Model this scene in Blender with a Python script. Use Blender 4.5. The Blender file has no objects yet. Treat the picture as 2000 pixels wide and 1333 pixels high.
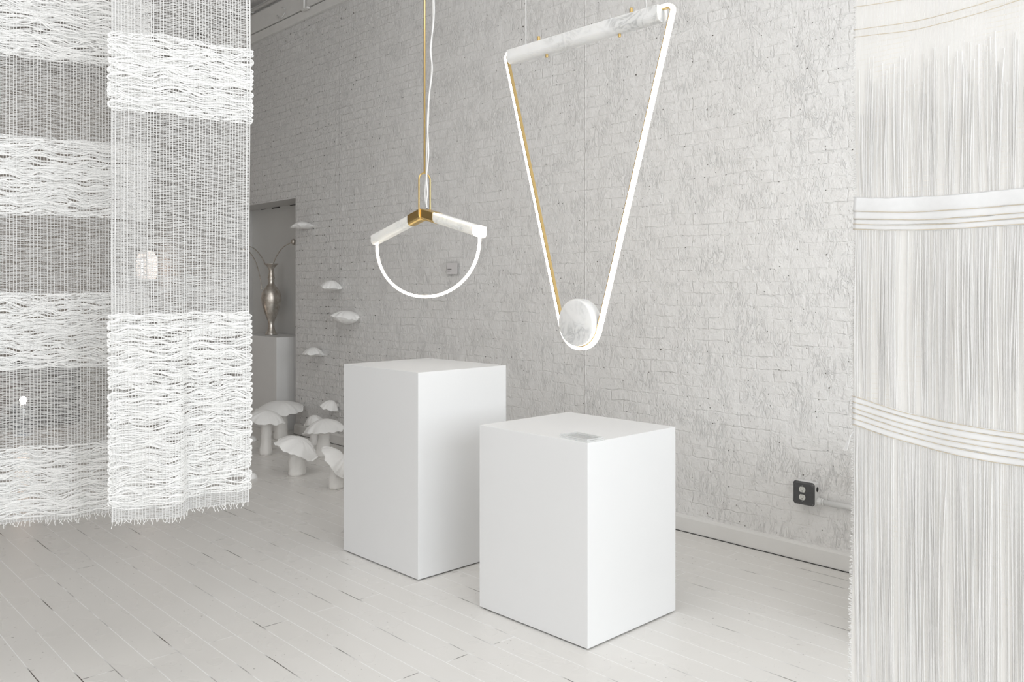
import bpy, math, random
import numpy as np
from mathutils import Vector, Matrix

random.seed(7)
rng = np.random.default_rng(11)
C = bpy.context.scene.collection
scn = bpy.context.scene

# ------------------------------------------------------------------ camera, world, light, exposure
F_PX, CX, HORIZON, EYE = 1675.0, 1000.0, 566.0, 1.4        # the photograph taken as 2000 x 1333
YAW = math.radians(42.8)
FW = np.array([-math.cos(YAW), math.sin(YAW), 0.0])
RT = np.array([math.sin(YAW), math.cos(YAW), 0.0])
UP = np.array([0, 0, 1.0])
EYE_P = np.array([0, 0, EYE])
cam = bpy.data.cameras.new('camera')
cam.sensor_width = 36.0
cam.lens = F_PX / 2000 * 36.0
cam.shift_y = -(666.5 - HORIZON) / 2000
cam.clip_start = 0.05
camo = bpy.data.objects.new('camera', cam)
camo.location = (0, 0, EYE)
camo.rotation_euler = (math.pi / 2, 0, math.radians(90 - 42.8))
C.objects.link(camo)
scn.camera = camo

w = bpy.data.worlds.new('daylight'); scn.world = w
w.use_nodes = True
w.node_tree.nodes['Background'].inputs[0].default_value = (0.93, 0.96, 1.0, 1)
w.node_tree.nodes['Background'].inputs[1].default_value = 1.0


def area(name, loc, rot, sx, sy, power, col=(1, 1, 1)):
    l = bpy.data.lights.new(name, 'AREA'); l.shape = 'RECTANGLE'
    l.size, l.size_y, l.energy, l.color = sx, sy, power, col
    o = bpy.data.objects.new(name, l); o.location = loc; o.rotation_euler = rot
    C.objects.link(o)
    return o


# daylight entering through the street window (beyond the right edge of the picture)
area('street_window_daylight', (3.90, 0.35, 2.15), (0, math.radians(90), 0), 2.7, 5.4, 250, (0.915, 0.962, 1.0))
area('side_fill', (-2.6, -2.90, 2.20), (math.radians(90), 0, 0), 4.6, 2.6, 14, (1.0, 0.985, 0.965))  # added side fill, as through an unseen side window
# unseen overhead fill, added to brighten floor and tops at the front
area('overhead_fill', (-2.8, 0.9, 4.28), (0, 0, 0), 3.6, 3.0, 42, (1.0, 0.99, 0.985))
scn.view_settings.view_transform = 'Standard'
scn.view_settings.look = 'None'
scn.view_settings.gamma = 1.0
scn.view_settings.use_curve_mapping = False
scn.view_settings.exposure = 0.02
scn.cycles.max_bounces = 8
scn.cycles.diffuse_bounces = 5
scn.cycles.transparent_max_bounces = 16
scn.cycles.sample_clamp_indirect = 6.0
scn.cycles.use_denoising = True
scn.cycles.caustics_reflective = False
scn.cycles.caustics_refractive = False


# ------------------------------------------------------------------ picture pixel -> point in the room
def ray(px, py):
    return FW + RT * (px - CX) / F_PX + UP * (HORIZON - py) / F_PX


def on_y(px, py, y):
    d = ray(px, py); return EYE_P + d * (y / d[1])


def on_z(px, py, z=0.0):
    d = ray(px, py); return EYE_P + d * ((z - EYE) / d[2])


def at_depth(px, py, t):
    return EYE_P + ray(px, py) * t


# ------------------------------------------------------------------ materials
MATS = {}


def new_mat(name):
    m = bpy.data.materials.new(name); m.use_nodes = True
    MATS[name] = m
    nt = m.node_tree
    return m, nt, nt.nodes['Principled BSDF']


def N(nt, typ, **kw):
    n = nt.nodes.new(typ)
    for k, v in kw.items():
        if k.startswith('i_'):
            n.inputs[k[2:].replace('_', ' ')].default_value = v
        else:
            setattr(n, k, v)
    return n


def math_node(nt, op, a, b=None, c=None, clamp=False):
    n = nt.nodes.new('ShaderNodeMath'); n.operation = op; n.use_clamp = clamp
    for i, v in enumerate((a, b, c)):
        if v is None: continue
        if isinstance(v, (int, float)): n.inputs[i].default_value = v
        else: nt.links.new(v, n.inputs[i])
    return n.outputs[0]


def map_range(nt, v, a, b, c=0.0, d=1.0):
    n = nt.nodes.new('ShaderNodeMapRange')
    nt.links.new(v, n.inputs[0])
    for i, x in enumerate((a, b, c, d)): n.inputs[i + 1].default_value = x
    return n.outputs[0]


def mix_col(nt, fac, a, b):
    n = nt.nodes.new('ShaderNodeMix'); n.data_type = 'RGBA'
    if isinstance(fac, (int, float)): n.inputs[0].default_value = fac
    else: nt.links.new(fac, n.inputs[0])
    for i, v in ((6, a), (7, b)):
        if isinstance(v, tuple): n.inputs[i].default_value = v if len(v) == 4 else v + (1,)
        else: nt.links.new(v, n.inputs[i])
    return n.outputs[2]


def noise(nt, vec, scale, detail=4, rough=0.55, dist=0.0):
    n = N(nt, 'ShaderNodeTexNoise'); n.inputs['Scale'].default_value = scale
    n.inputs['Detail'].default_value = detail; n.inputs['Roughness'].default_value = rough
    n.inputs['Distortion'].default_value = dist
    if vec is not None: nt.links.new(vec, n.inputs['Vector'])
    return n


def simple(name, col, rough=0.6, metal=0.0, bump=None, var=0.0, vscale=6.0):
    """plain painted / metal surface with a little procedural variation"""
    m, nt, b = new_mat(name)
    b.inputs['Roughness'].default_value = rough
    b.inputs['Metallic'].default_value = metal
    b.inputs['Base Color'].default_value = col + (1,)
    tc = N(nt, 'ShaderNodeTexCoord')
    if var:
        n = noise(nt, tc.outputs['Object'], vscale)
        c = mix_col(nt, map_range(nt, n.outputs[0], .3, .7), tuple(x * (1 - var) for x in col), tuple(min(1, x * (1 + var)) for x in col))
        nt.links.new(c, b.inputs['Base Color'])
    if bump:
        n = noise(nt, tc.outputs['Object'], bump[0], 5)
        bp = N(nt, 'ShaderNodeBump'); bp.inputs['Distance'].default_value = bump[1]; bp.inputs['Strength'].default_value = 0.6
        nt.links.new(n.outputs[0], bp.inputs['Height']); nt.links.new(bp.outputs[0], b.inputs['Normal'])
    return m


def brick_paint():
    m, nt, b = new_mat('painted_brick')
    L = nt.links
    tc = N(nt, 'ShaderNodeTexCoord')
    sep = N(nt, 'ShaderNodeSeparateXYZ'); L.new(tc.outputs['Object'], sep.inputs[0])
    u = math_node(nt, 'ADD', sep.outputs[0], sep.outputs[1])
    comb = N(nt, 'ShaderNodeCombineXYZ'); L.new(u, comb.inputs[0]); L.new(sep.outputs[2], comb.inputs[1])
    vec = comb.outputs[0]
    # hand laid bricks: wander of the joints
    nw = noise(nt, vec, 5.0, 2, .5)
    nw2 = noise(nt, vec, 26.0, 3, .6)
    off0 = N(nt, 'ShaderNodeVectorMath', operation='MULTIPLY_ADD')
    L.new(nw.outputs[1], off0.inputs[0]); off0.inputs[1].default_value = (0.040, 0.030, 0); L.new(vec, off0.inputs[2])
    off = N(nt, 'ShaderNodeVectorMath', operation='MULTIPLY_ADD')
    L.new(nw2.outputs[1], off.inputs[0]); off.inputs[1].default_value = (0.020, 0.016, 0); L.new(off0.outputs[0], off.inputs[2])
    br = N(nt, 'ShaderNodeTexBrick', offset=0.5)
    br.inputs['Scale'].default_value = 1.0
    br.inputs['Mortar Size'].default_value = 0.0055
    br.inputs['Mortar Smooth'].default_value = 0.75
    br.inputs['Brick Width'].default_value = 0.205
    br.inputs['Row Height'].default_value = 0.0665
    br.inputs['Color1'].default_value = (0, 0, 0, 1); br.inputs['Color2'].default_value = (1, 1, 1, 1); br.inputs['Mortar'].default_value = (.5, .5, .5, 1)
    L.new(off.outputs[0], br.inputs['Vector'])
    mort = br.outputs['Fac']
    big = noise(nt, vec, 1.6, 3, .55)
    patch = noise(nt, vec, 5.5, 2, .5)
    med = noise(nt, vec, 11.0, 4, .6, .4)
    fine = noise(nt, vec, 75.0, 3, .6)
    # the older part of the wall, beyond the upright seam, shows its bricks and holes more
    old = map_range(nt, sep.outputs[0], SEAMS[1] + 1.6, SEAMS[1] - .05, 0.0, 1.0)
    # thick paint: upright runs and ridges of squeezed mortar, in patches
    st = N(nt, 'ShaderNodeVectorMath', operation='MULTIPLY'); L.new(off0.outputs[0], st.inputs[0]); st.inputs[1].default_value = (40, 13, 1)
    run = noise(nt, st.outputs[0], 1.0, 3, .55, .9)
    ridge = map_range(nt, math_node(nt, 'ABSOLUTE', math_node(nt, 'SUBTRACT', run.outputs[0], .5)), .0, .05, 1.0, 0.0)
    ridge = math_node(nt, 'MULTIPLY', ridge, math_node(nt, 'MAXIMUM', map_range(nt, patch.outputs[0], .56, .40), math_node(nt, 'MULTIPLY', old, .7)))
    st3 = N(nt, 'ShaderNodeVectorMath', operation='MULTIPLY'); L.new(vec, st3.inputs[0]); st3.inputs[1].default_value = (62, 27, 1)
    blob = noise(nt, st3.outputs[0], 1.0, 3, .6, .5)
    blobs = math_node(nt, 'ADD', map_range(nt, blob.outputs[0], .58, .70), math_node(nt, 'MULTIPLY', math_node(nt, 'MULTIPLY', old, .6), map_range(nt, blob.outputs[0], .52, .64)))
    jd = map_range(nt, patch.outputs[0], .40, .64, .08, .50)
    jd = math_node(nt, 'ADD', jd, math_node(nt, 'MULTIPLY', old, .35))
    h = math_node(nt, 'MULTIPLY', math_node(nt, 'MULTIPLY', mort, jd), -0.50)
    h = math_node(nt, 'ADD', h, math_node(nt, 'MULTIPLY', med.outputs[0], 1.35))
    h = math_node(nt, 'ADD', h, math_node(nt, 'MULTIPLY', fine.outputs[0], 0.16))
    h = math_node(nt, 'ADD', h, math_node(nt, 'MULTIPLY', ridge, math_node(nt, 'MULTIPLY_ADD', old, .16, .26)))
    h = math_node(nt, 'ADD', h, math_node(nt, 'MULTIPLY', blobs, math_node(nt, 'MULTIPLY_ADD', old, .02, .26)))
    bb = N(nt, 'ShaderNodeSeparateColor'); L.new(br.outputs['Color'], bb.inputs[0])
    h = math_node(nt, 'ADD', h, math_node(nt, 'MULTIPLY', bb.outputs[0], 0.22))
    # two old upright seams of paint
    for x0 in SEAMS:
        d = math_node(nt, 'ABSOLUTE', math_node(nt, 'SUBTRACT', math_node(nt, 'ADD', sep.outputs[0], math_node(nt, 'MULTIPLY', med.outputs[0], .02)), x0 + .01))
        h = math_node(nt, 'ADD', h, map_range(nt, d, 0.0, 0.007, 0.35, 0.0))
    # open holes, mostly along the joints
    pn = noise(nt, vec, 58.0, 1, .4)
    pl = noise(nt, vec, 30.0, 2, .5)
    near = map_range(nt, mort, .25, .85)
    dot = math_node(nt, 'MULTIPLY', math_node(nt, 'SUBTRACT', pn.outputs[0], math_node(nt, 'SUBTRACT', .772, math_node(nt, 'MULTIPLY', near, .060))), 40, clamp=True)
    crk = math_node(nt, 'MULTIPLY', near, math_node(nt, 'MULTIPLY', math_node(nt, 'SUBTRACT', pl.outputs[0], math_node(nt, 'SUBTRACT', .735, math_node(nt, 'MULTIPLY', old, .115))), 28, clamp=True))
    pit = math_node(nt, 'MAXIMUM', dot, crk)
    h = math_node(nt, 'SUBTRACT', h, math_node(nt, 'MULTIPLY', pit, 0.8))
    bp = N(nt, 'ShaderNodeBump'); bp.inputs['Distance'].default_value = 0.011; bp.inputs['Strength'].default_value = 0.85
    L.new(h, bp.inputs['Height']); L.new(bp.outputs[0], b.inputs['Normal'])
    paint = mix_col(nt, map_range(nt, big.outputs[0], .3, .7), (.81, .80, .785), (.845, .838, .826))
    L.new(mix_col(nt, pit, paint, (.10, .085, .07)), b.inputs['Base Color'])
    b.inputs['Roughness'].default_value = 0.42
    b.inputs['Specular IOR Level'].default_value = 0.35
    return m


def plaster(name, col, scale=20, dist=.008):
    m, nt, b = new_mat(name)
    tc = N(nt, 'ShaderNodeTexCoord')
    n1 = noise(nt, tc.outputs['Object'], scale, 6, .6)
    n2 = noise(nt, tc.outputs['Object'], scale * .12, 3)
    bp = N(nt, 'ShaderNodeBump'); bp.inputs['Distance'].default_value = dist; bp.inputs['Strength'].default_value = .6
    nt.links.new(n1.outputs[0], bp.inputs['Height']); nt.links.new(bp.outputs[0], b.inputs['Normal'])
    nt.links.new(mix_col(nt, map_range(nt, n2.outputs[0], .3, .7), tuple(x * .95 for x in col), col), b.inputs['Base Color'])
    b.inputs['Roughness'].default_value = .6
    return m


def floor_paint():
    m, nt, b = new_mat('painted_floorboards')
    L = nt.links
    tc = N(nt, 'ShaderNodeTexCoord')
    mp = N(nt, 'ShaderNodeMapping'); mp.inputs['Location'].default_value = (.43, -.024, 0); L.new(tc.outputs['Object'], mp.inputs[0])
    vec = mp.outputs[0]
    br = N(nt, 'ShaderNodeTexBrick', offset=0.37)
    br.offset_frequency = 2
    br.inputs['Scale'].default_value = 1.0
    br.inputs['Brick Width'].default_value = 2.1
    br.inputs['Row Height'].default_value = 0.1165
    br.inputs['Mortar Size'].default_value = 0.0024
    br.inputs['Mortar Smooth'].default_value = 0.4
    br.inputs['Color1'].default_value = (0, 0, 0, 1); br.inputs['Color2'].default_value = (1, 1, 1, 1); br.inputs['Mortar'].default_value = (.5, .5, .5, 1)
    L.new(vec, br.inputs['Vector'])
    gap = br.outputs['Fac']
    sepc = N(nt, 'ShaderNodeSeparateColor'); L.new(br.outputs['Color'], sepc.inputs[0])
    big = noise(nt, vec, 1.3, 4, .6)
    st = N(nt, 'ShaderNodeVectorMath', operation='MULTIPLY'); L.new(vec, st.inputs[0]); st.inputs[1].default_value = (2.2, 8.6, 1)
    crack = noise(nt, st.outputs[0], 1.0, 2, .5)
    opened = map_range(nt, crack.outputs[0], .54, .62)
    base = mix_col(nt, map_range(nt, big.outputs[0], .3, .7), (.775, .757, .725), (.80, .783, .755))
    base = mix_col(nt, math_node(nt, 'MULTIPLY', sepc.outputs[0], .25), base, (.77, .75, .715))
    # filled seams are a touch lighter, open ones dark
    base = mix_col(nt, math_node(nt, 'MULTIPLY', gap, 1.0), base, (.97, .965, .95))
    base = mix_col(nt, math_node(nt, 'MULTIPLY', gap, opened), base, (.10, .085, .075))
    # scuffs and specks
    sp = noise(nt, vec, 55.0, 2, .5)
    patch = noise(nt, vec, 2.6, 3, .6)
    spm = math_node(nt, 'MULTIPLY', math_node(nt, 'MULTIPLY', math_node(nt, 'SUBTRACT', sp.outputs[0], .695), 26, clamp=True), map_range(nt, patch.outputs[0], .42, .6))
    base = mix_col(nt, math_node(nt, 'MULTIPLY', spm, .75), base, (.25, .23, .21))
    st2 = N(nt, 'ShaderNodeVectorMath', operation='MULTIPLY'); L.new(vec, st2.inputs[0]); st2.inputs[1].default_value = (70, 190, 1)
    sc = noise(nt, st2.outputs[0], 1.0, 3, .7, 1.2)
    scm = math_node(nt, 'MULTIPLY', map_range(nt, sc.outputs[0], .66, .74), map_range(nt, patch.outputs[0], .48, .62))
    base = mix_col(nt, math_node(nt, 'MULTIPLY', scm, .16), base, (.42, .40, .375))
    L.new(base, b.inputs['Base Color'])
    rn = noise(nt, vec, 4.0, 2, .5)
    L.new(map_range(nt, rn.outputs[0], .3, .7, .24, .34), b.inputs['Roughness'])
    hh = math_node(nt, 'ADD', math_node(nt, 'MULTIPLY', gap, math_node(nt, 'SUBTRACT', .25, math_node(nt, 'MULTIPLY', opened, 1.6))), math_node(nt, 'MULTIPLY', rn.outputs[0], .05))
    hh = math_node(nt, 'ADD', hh, math_node(nt, 'MULTIPLY', big.outputs[0], .3))
    bp = N(nt, 'ShaderNodeBump'); bp.inputs['Distance'].default_value = .004; bp.inputs['Strength'].default_value = .5
    L.new(hh, bp.inputs['Height']); L.new(bp.outputs[0], b.inputs['Normal'])
    return m


def fibre(name, col, trans=.45):
    m, nt, b = new_mat(name)
    nt.nodes.remove(b)
    tc = N(nt, 'ShaderNodeTexCoord')
    n = noise(nt, tc.outputs['Object'], 60, 3)
    c = mix_col(nt, n.outputs[0], tuple(x * .93 for x in col), col)
    d = N(nt, 'ShaderNodeBsdfDiffuse'); t = N(nt, 'ShaderNodeBsdfTranslucent'); mx = N(nt, 'ShaderNodeMixShader')
    mx.inputs[0].default_value = trans
    nt.links.new(c, d.inputs[0]); nt.links.new(c, t.inputs[0])
    nt.links.new(d.outputs[0], mx.inputs[1]); nt.links.new(t.outputs[0], mx.inputs[2])
    nt.links.new(mx.outputs[0], nt.nodes['Material Output'].inputs[0])
    return m


def gauze_sheet():
    """closely woven silk gauze: fine threads with small open holes"""
    m, nt, b = new_mat('silk_gauze')
    nt.nodes.remove(b)
    L = nt.links
    tc = N(nt, 'ShaderNodeTexCoord'); vec = tc.outputs['UV']
    sep = N(nt, 'ShaderNodeSeparateXYZ'); L.new(vec, sep.inputs[0])
    wob = noise(nt, vec, 9, 3)
    # cream weft threads about 6 mm apart, seen only in places
    v = math_node(nt, 'ADD', sep.outputs[1], math_node(nt, 'MULTIPLY', wob.outputs[0], .012))
    fr = math_node(nt, 'FRACT', math_node(nt, 'DIVIDE', v, .0125))
    line = map_range(nt, math_node(nt, 'ABSOLUTE', math_node(nt, 'SUBTRACT', fr, .5)), .10, .02)
    pn = noise(nt, vec, 7, 3)
    line = math_node(nt, 'MULTIPLY', line, map_range(nt, pn.outputs[0], .5, .66))
    st = N(nt, 'ShaderNodeVectorMath', operation='MULTIPLY'); L.new(vec, st.inputs[0]); st.inputs[1].default_value = (190, 5, 1)
    vs = noise(nt, st.outputs[0], 1.0, 3, .6)
    c = mix_col(nt, map_range(nt, vs.outputs[0], .3, .7), (.90, .89, .865), (.965, .96, .95))
    c = mix_col(nt, math_node(nt, 'MULTIPLY', line, .45), c, (.80, .74, .62))
    d = N(nt, 'ShaderNodeBsdfDiffuse'); t = N(nt, 'ShaderNodeBsdfTranslucent'); mx = N(nt, 'ShaderNodeMixShader'); mx.inputs[0].default_value = .45
    L.new(c, d.inputs[0]); L.new(c, t.inputs[0]); L.new(d.outputs[0], mx.inputs[1]); L.new(t.outputs[0], mx.inputs[2])
    tr = N(nt, 'ShaderNodeBsdfTransparent'); m2 = N(nt, 'ShaderNodeMixShader')
    hole = math_node(nt, 'MULTIPLY', map_range(nt, vs.outputs[0], .5, .68, .0, .28), math_node(nt, 'SUBTRACT', 1.0, line))
    L.new(hole, m2.inputs[0]); L.new(mx.outputs[0], m2.inputs[1]); L.new(tr.outputs[0], m2.inputs[2])
    L.new(m2.outputs[0], nt.nodes['Material Output'].inputs[0])
    return m


def marble(name, vein, glow=0.0, scale=9.0, white=(.88, .88, .87)):
    m, nt, b = new_mat(name)
    L = nt.links
    tc = N(nt, 'ShaderNodeTexCoord')
    n1 = noise(nt, tc.outputs['Object'], scale, 5, .6, 1.4)
    n2 = noise(nt, tc.outputs['Object'], scale * .45, 3, .5, .6)
    v = map_range(nt, math_node(nt, 'ABSOLUTE', math_node(nt, 'SUBTRACT', n1.outputs[0], .5)), .0, .06, 1, 0)
    v = math_node(nt, 'MULTIPLY', v, map_range(nt, n2.outputs[0], .45, .65))
    cl = map_range(nt, n2.outputs[0], .42, .68)
    c = mix_col(nt, math_node(nt, 'MULTIPLY', cl, .45), white, vein)
    c = mix_col(nt, math_node(nt, 'MULTIPLY', v, .6), c, tuple(x * .62 for x in vein))
    L.new(c, b.inputs['Base Color'])
    b.inputs['Roughness'].default_value = .32
    b.inputs['Subsurface Weight'].default_value = 0.25
    b.inputs['Subsurface Radius'].default_value = (.02, .018, .015)
    b.inputs['Subsurface Scale'].default_value = .6
    if glow:                                    # stone lit from the light strip inside it
        g = mix_col(nt, map_range(nt, n2.outputs[0], .4, .6), (1, .93, .78), (.75, .78, .72))
        L.new(g, b.inputs['Emission Color']); b.inputs['Emission Strength'].default_value = glow
    return m


def emit(name, col, s):
    m, nt, b = new_mat(name)
    b.inputs['Base Color'].default_value = (.9, .9, .9, 1)
    b.inputs['Emission Color'].default_value = col + (1,)
    b.inputs['Emission Strength'].default_value = s
    return m


def glass(name, tint=(1, 1, 1), rough=0.02):
    """thin clear plastic or glass: sees through, mirrors at grazing angles"""
    m, nt, b = new_mat(name); nt.nodes.remove(b)
    tr = N(nt, 'ShaderNodeBsdfTransparent'); tr.inputs[0].default_value = tint + (1,)
    gl = N(nt, 'ShaderNodeBsdfGlossy'); gl.inputs['Roughness'].default_value = rough
    lw_ = N(nt, 'ShaderNodeLayerWeight'); fac_ = math_node(nt, 'MULTIPLY_ADD', math_node(nt, 'POWER', lw_.outputs['Facing'], 5.0), .30, .03)
    mx = N(nt, 'ShaderNodeMixShader')
    nt.links.new(fac_, mx.inputs[0]); nt.links.new(tr.outputs[0], mx.inputs[1]); nt.links.new(gl.outputs[0], mx.inputs[2])
    nt.links.new(mx.outputs[0], nt.nodes['Material Output'].inputs[0])
    return m


WALL_Y = 4.115
SEAMS = [on_y(1143, 400, WALL_Y)[0], on_y(663, 200, WALL_Y)[0]]
brick_paint(); floor_paint()
plaster('ceiling_plaster', (.74, .73, .72), 22, .02)
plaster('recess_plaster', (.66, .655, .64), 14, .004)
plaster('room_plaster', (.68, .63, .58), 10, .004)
simple('trim_paint', (.80, .79, .77), .45, bump=(30, .002), var=.02)
simple('pedestal_paint', (.835, .84, .845), .38, var=.004, vscale=2)
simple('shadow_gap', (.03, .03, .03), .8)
simple('grey_plinth_paint', (.78, .775, .765), .5, var=.01)
simple('brushed_brass', (.80, .58, .25), .30, 1.0, bump=(300, .0004))
simple('fabric_white', (.94, .935, .92), .75, bump=(55, .003), var=.03)
simple('fabric_stem', (.86, .845, .82), .8, bump=(40, .003), var=.03)
simple('cable_white', (.88, .88, .87), .45)
simple('steel_wire', (.80, .80, .80), .35, .6)
simple('outlet_plate', (.085, .085, .087), .42, .2, var=.1, vscale=30)
simple('outlet_plastic', (.66, .66, .62), .35)
simple('outlet_dark', (.015, .015, .015), .7)
simple('conduit_paint', (.80, .80, .79), .45, bump=(25, .002))
simple('screw_metal', (.30, .30, .30), .35, .9)
simple('card_paper', (.70, .68, .68), .8)
simple('print_ink', (.20, .19, .19), .8)
simple('print_ink_pale', (.50, .48, .48), .8)
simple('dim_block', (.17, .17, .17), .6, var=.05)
simple('wood_dowel', (.62, .50, .36), .6, var=.1)
marble('marble_white', (.62, .63, .63), 0.0, 10)
marble('alabaster', (.70, .71, .70), 0.12, 14, (.86, .86, .84))
emit('led_strip', (1.0, .90, .74), 6.5)
emit('bulb_glow', (1.0, .74, .58), 60.0)
emit('shade_glow', (1.0, .80, .70), 1.1)
MATS['shade_glow'].node_tree.nodes['Principled BSDF'].inputs['Alpha'].default_value = .5
emit('streak_glow', (1.0, .86, .74), 9.0)
glass('clear_acrylic', (.988, .99, .99))
m_, nt_, b_ = new_mat('acrylic_edge')
b_.inputs['Base Color'].default_value = (.80, .82, .82, 1); b_.inputs['Roughness'].default_value = .15; b_.inputs['Alpha'].default_value = .55
glass('clear_glass', (.90, .92, .94))
next(n for n in MATS['clear_glass'].node_tree.nodes if n.type == 'MATH' and n.operation == 'MULTIPLY_ADD').inputs[2].default_value = .16
fibre('white_yarn', (.965, .96, .945), .15)
fibre('gauze_thread', (.95, .945, .935), .15)
fibre('gauze_weft', (.88, .875, .865), .35)
fibre('silk_float', (.98, .975, .965), .35)
fibre('silk_tuck', (.955, .96, .965), .15)
fibre('cream_stitch', (.80, .72, .58), .3)
gauze_sheet()


def silver_leaf():
    m, nt, b = new_mat('silver_leaf')
    tc = N(nt, 'ShaderNodeTexCoord')
    n = noise(nt, tc.outputs['Object'], 22, 5, .65)
    nt.links.new(mix_col(nt, map_range(nt, n.outputs[0], .35, .65), (.52, .46, .40), (.80, .77, .72)), b.inputs['Base Color'])
    nt.links.new(map_range(nt, n.outputs[0], .3, .7, .42, .26), b.inputs['Roughness'])
    b.inputs['Metallic'].default_value = .92
    return m


silver_leaf()


# ------------------------------------------------------------------ mesh helpers
class MB:
    """collects shapes; build() links them as ONE mesh object"""

    def __init__(self):
        self.v, self.q, self.t, self.n = [], [], [], 0
        self.poly = []

    def add(self, verts, quads=None, tris=None):
        verts = np.asarray(verts, float).reshape(-1, 3)
        self.v.append(verts)
        if quads is not None and len(quads): self.q.append(np.asarray(quads, int) + self.n)
        if tris is not None and len(tris): self.t.append(np.asarray(tris, int) + self.n)
        self.n += len(verts)
        return self

    def ngon(self, verts):
        verts = np.asarray(verts, float).reshape(-1, 3)
        self.v.append(verts)
        self.poly.append(list(range(self.n, self.n + len(verts)))); self.n += len(verts)
        return self

    def box(self, a, b):
        x0, y0, z0 = a; x1, y1, z1 = b
        v = [(x0, y0, z0), (x1, y0, z0), (x1, y1, z0), (x0, y1, z0), (x0, y0, z1), (x1, y0, z1), (x1, y1, z1), (x0, y1, z1)]
        return self.add(v, [(0, 3, 2, 1), (4, 5, 6, 7), (0, 1, 5, 4), (1, 2, 6, 5), (2, 3, 7, 6), (3, 0, 4, 7)])

    def quad(self, *p):
        return self.add(p, [(0, 1, 2, 3)])

    def tube(self, pts, r, sides=8, n=None, closed=False, caps=True, flat=1.0):
        p = np.asarray(pts, float); m = len(p)
        r = np.broadcast_to(np.asarray(r, float), (m,))
        if closed: t = np.roll(p, -1, 0) - np.roll(p, 1, 0)
        else:
            t = np.empty_like(p); t[1:-1] = p[2:] - p[:-2]; t[0] = p[1] - p[0]; t[-1] = p[-1] - p[-2]
        t /= np.maximum(np.linalg.norm(t, axis=1, keepdims=True), 1e-9)
        if n is None:
            ref = np.array([0, 0, 1.0]) if abs(t[:, 2]).mean() < .8 else np.array([0, 1.0, 0])
        else: ref = np.asarray(n, float)
        b = np.cross(t, ref); b /= np.maximum(np.linalg.norm(b, axis=1, keepdims=True), 1e-9)
        nn = np.cross(b, t)
        a = np.arange(sides) * 2 * np.pi / sides
        ring = p[:, None, :] + r[:, None, None] * (np.cos(a)[None, :, None] * b[:, None, :] + flat * np.sin(a)[None, :, None] * nn[:, None, :])
        i = np.arange(m if closed else m - 1)[:, None]; j = np.arange(sides)[None, :]
        i2 = (i + 1) % m; j2 = (j + 1) % sides
        q = np.stack([i * sides + j, i * sides + j2, i2 * sides + j2, i2 * sides + j], -1).reshape(-1, 4)
        base = self.n
        self.add(ring.reshape(-1, 3), q)
        if caps and not closed and sides > 3:
            self.poly.append([base + k for k in range(sides)][::-1])
            self.poly.append([base + (m - 1) * sides + k for k in range(sides)])
        return self

    def sweep(self, pts, section, side, closed=False):
        """section: list of (a,b): a along `side`, b along the path's in-plane normal"""
        p = np.asarray(pts, float); m = len(p); side = np.asarray(side, float)
        t = np.empty_like(p); t[1:-1] = p[2:] - p[:-2]; t[0] = p[1] - p[0]; t[-1] = p[-1] - p[-2]
        if closed: t = np.roll(p, -1, 0) - np.roll(p, 1, 0)
        t /= np.linalg.norm(t, axis=1, keepdims=True)
        nn = np.cross(side[None], t); nn /= np.linalg.norm(nn, axis=1, keepdims=True)
        s = np.asarray(section, float); k = len(s)
        ring = p[:, None, :] + s[None, :, 0, None] * side[None, None] + s[None, :, 1, None] * nn[:, None, :]
        i = np.arange(m if closed else m - 1)[:, None]; j = np.arange(k)[None, :]
        i2 = (i + 1) % m; j2 = (j + 1) % k
        q = np.stack([i * k + j, i * k + j2, i2 * k + j2, i2 * k + j], -1).reshape(-1, 4)
        base = self.n
        self.add(ring.reshape(-1, 3), q)
        if not closed:
            self.poly.append([base + x for x in range(k)][::-1])
            self.poly.append([base + (m - 1) * k + x for x in range(k)])
        return self

    def lathe(self, prof, centre, sides=48, caps=True):
        prof = np.asarray(prof, float)
        a = np.arange(sides) * 2 * np.pi / sides
        ring = np.stack([prof[:, 0, None] * np.cos(a), prof[:, 0, None] * np.sin(a), np.repeat(prof[:, 1, None], sides, 1)], -1) + np.asarray(centre)
        m = len(prof)
        i = np.arange(m - 1)[:, None]; j = np.arange(sides)[None]; j2 = (j + 1) % sides
        q = np.stack([i * sides + j, i * sides + j2, (i + 1) * sides + j2, (i + 1) * sides + j], -1).reshape(-1, 4)
        base = self.n
        self.add(ring.reshape(-1, 3), q)
        if caps:
            if prof[0, 0] > 1e-5: self.poly.append([base + k for k in range(sides)][::-1])
            if prof[-1, 0] > 1e-5: self.poly.append([base + (m - 1) * sides + k for k in range(sides)])
        return self

    def build(self, name, mat, parent=None, smooth=False, bevel=0.0, subsurf=0, uv=None):
        V = np.concatenate(self.v)
        q_ = parent
        while q_ is not None:
            V = V - np.array(q_.location); q_ = q_.parent
        faces = []
        loops = []; starts = []; tot = []
        pos = 0
        for arr, k in ((self.q, 4), (self.t, 3)):
            for a in arr:
                loops.append(a.reshape(-1)); starts.append(pos + np.arange(len(a)) * k); tot.append(np.full(len(a), k)); pos += a.size
        for f in self.poly:
            loops.append(np.array(f)); starts.append(np.array([pos])); tot.append(np.array([len(f)])); pos += len(f)
        L = np.concatenate(loops).astype(np.int32); S = np.concatenate(starts).astype(np.int32); T = np.concatenate(tot).astype(np.int32)
        me = bpy.data.meshes.new(name)
        me.vertices.add(len(V)); me.vertices.foreach_set('co', V.reshape(-1).astype(np.float32))
        me.loops.add(len(L)); me.loops.foreach_set('vertex_index', L)
        me.polygons.add(len(S)); me.polygons.foreach_set('loop_start', S); me.polygons.foreach_set('loop_total', T)
        me.polygons.foreach_set('use_smooth', np.full(len(S), smooth))
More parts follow.
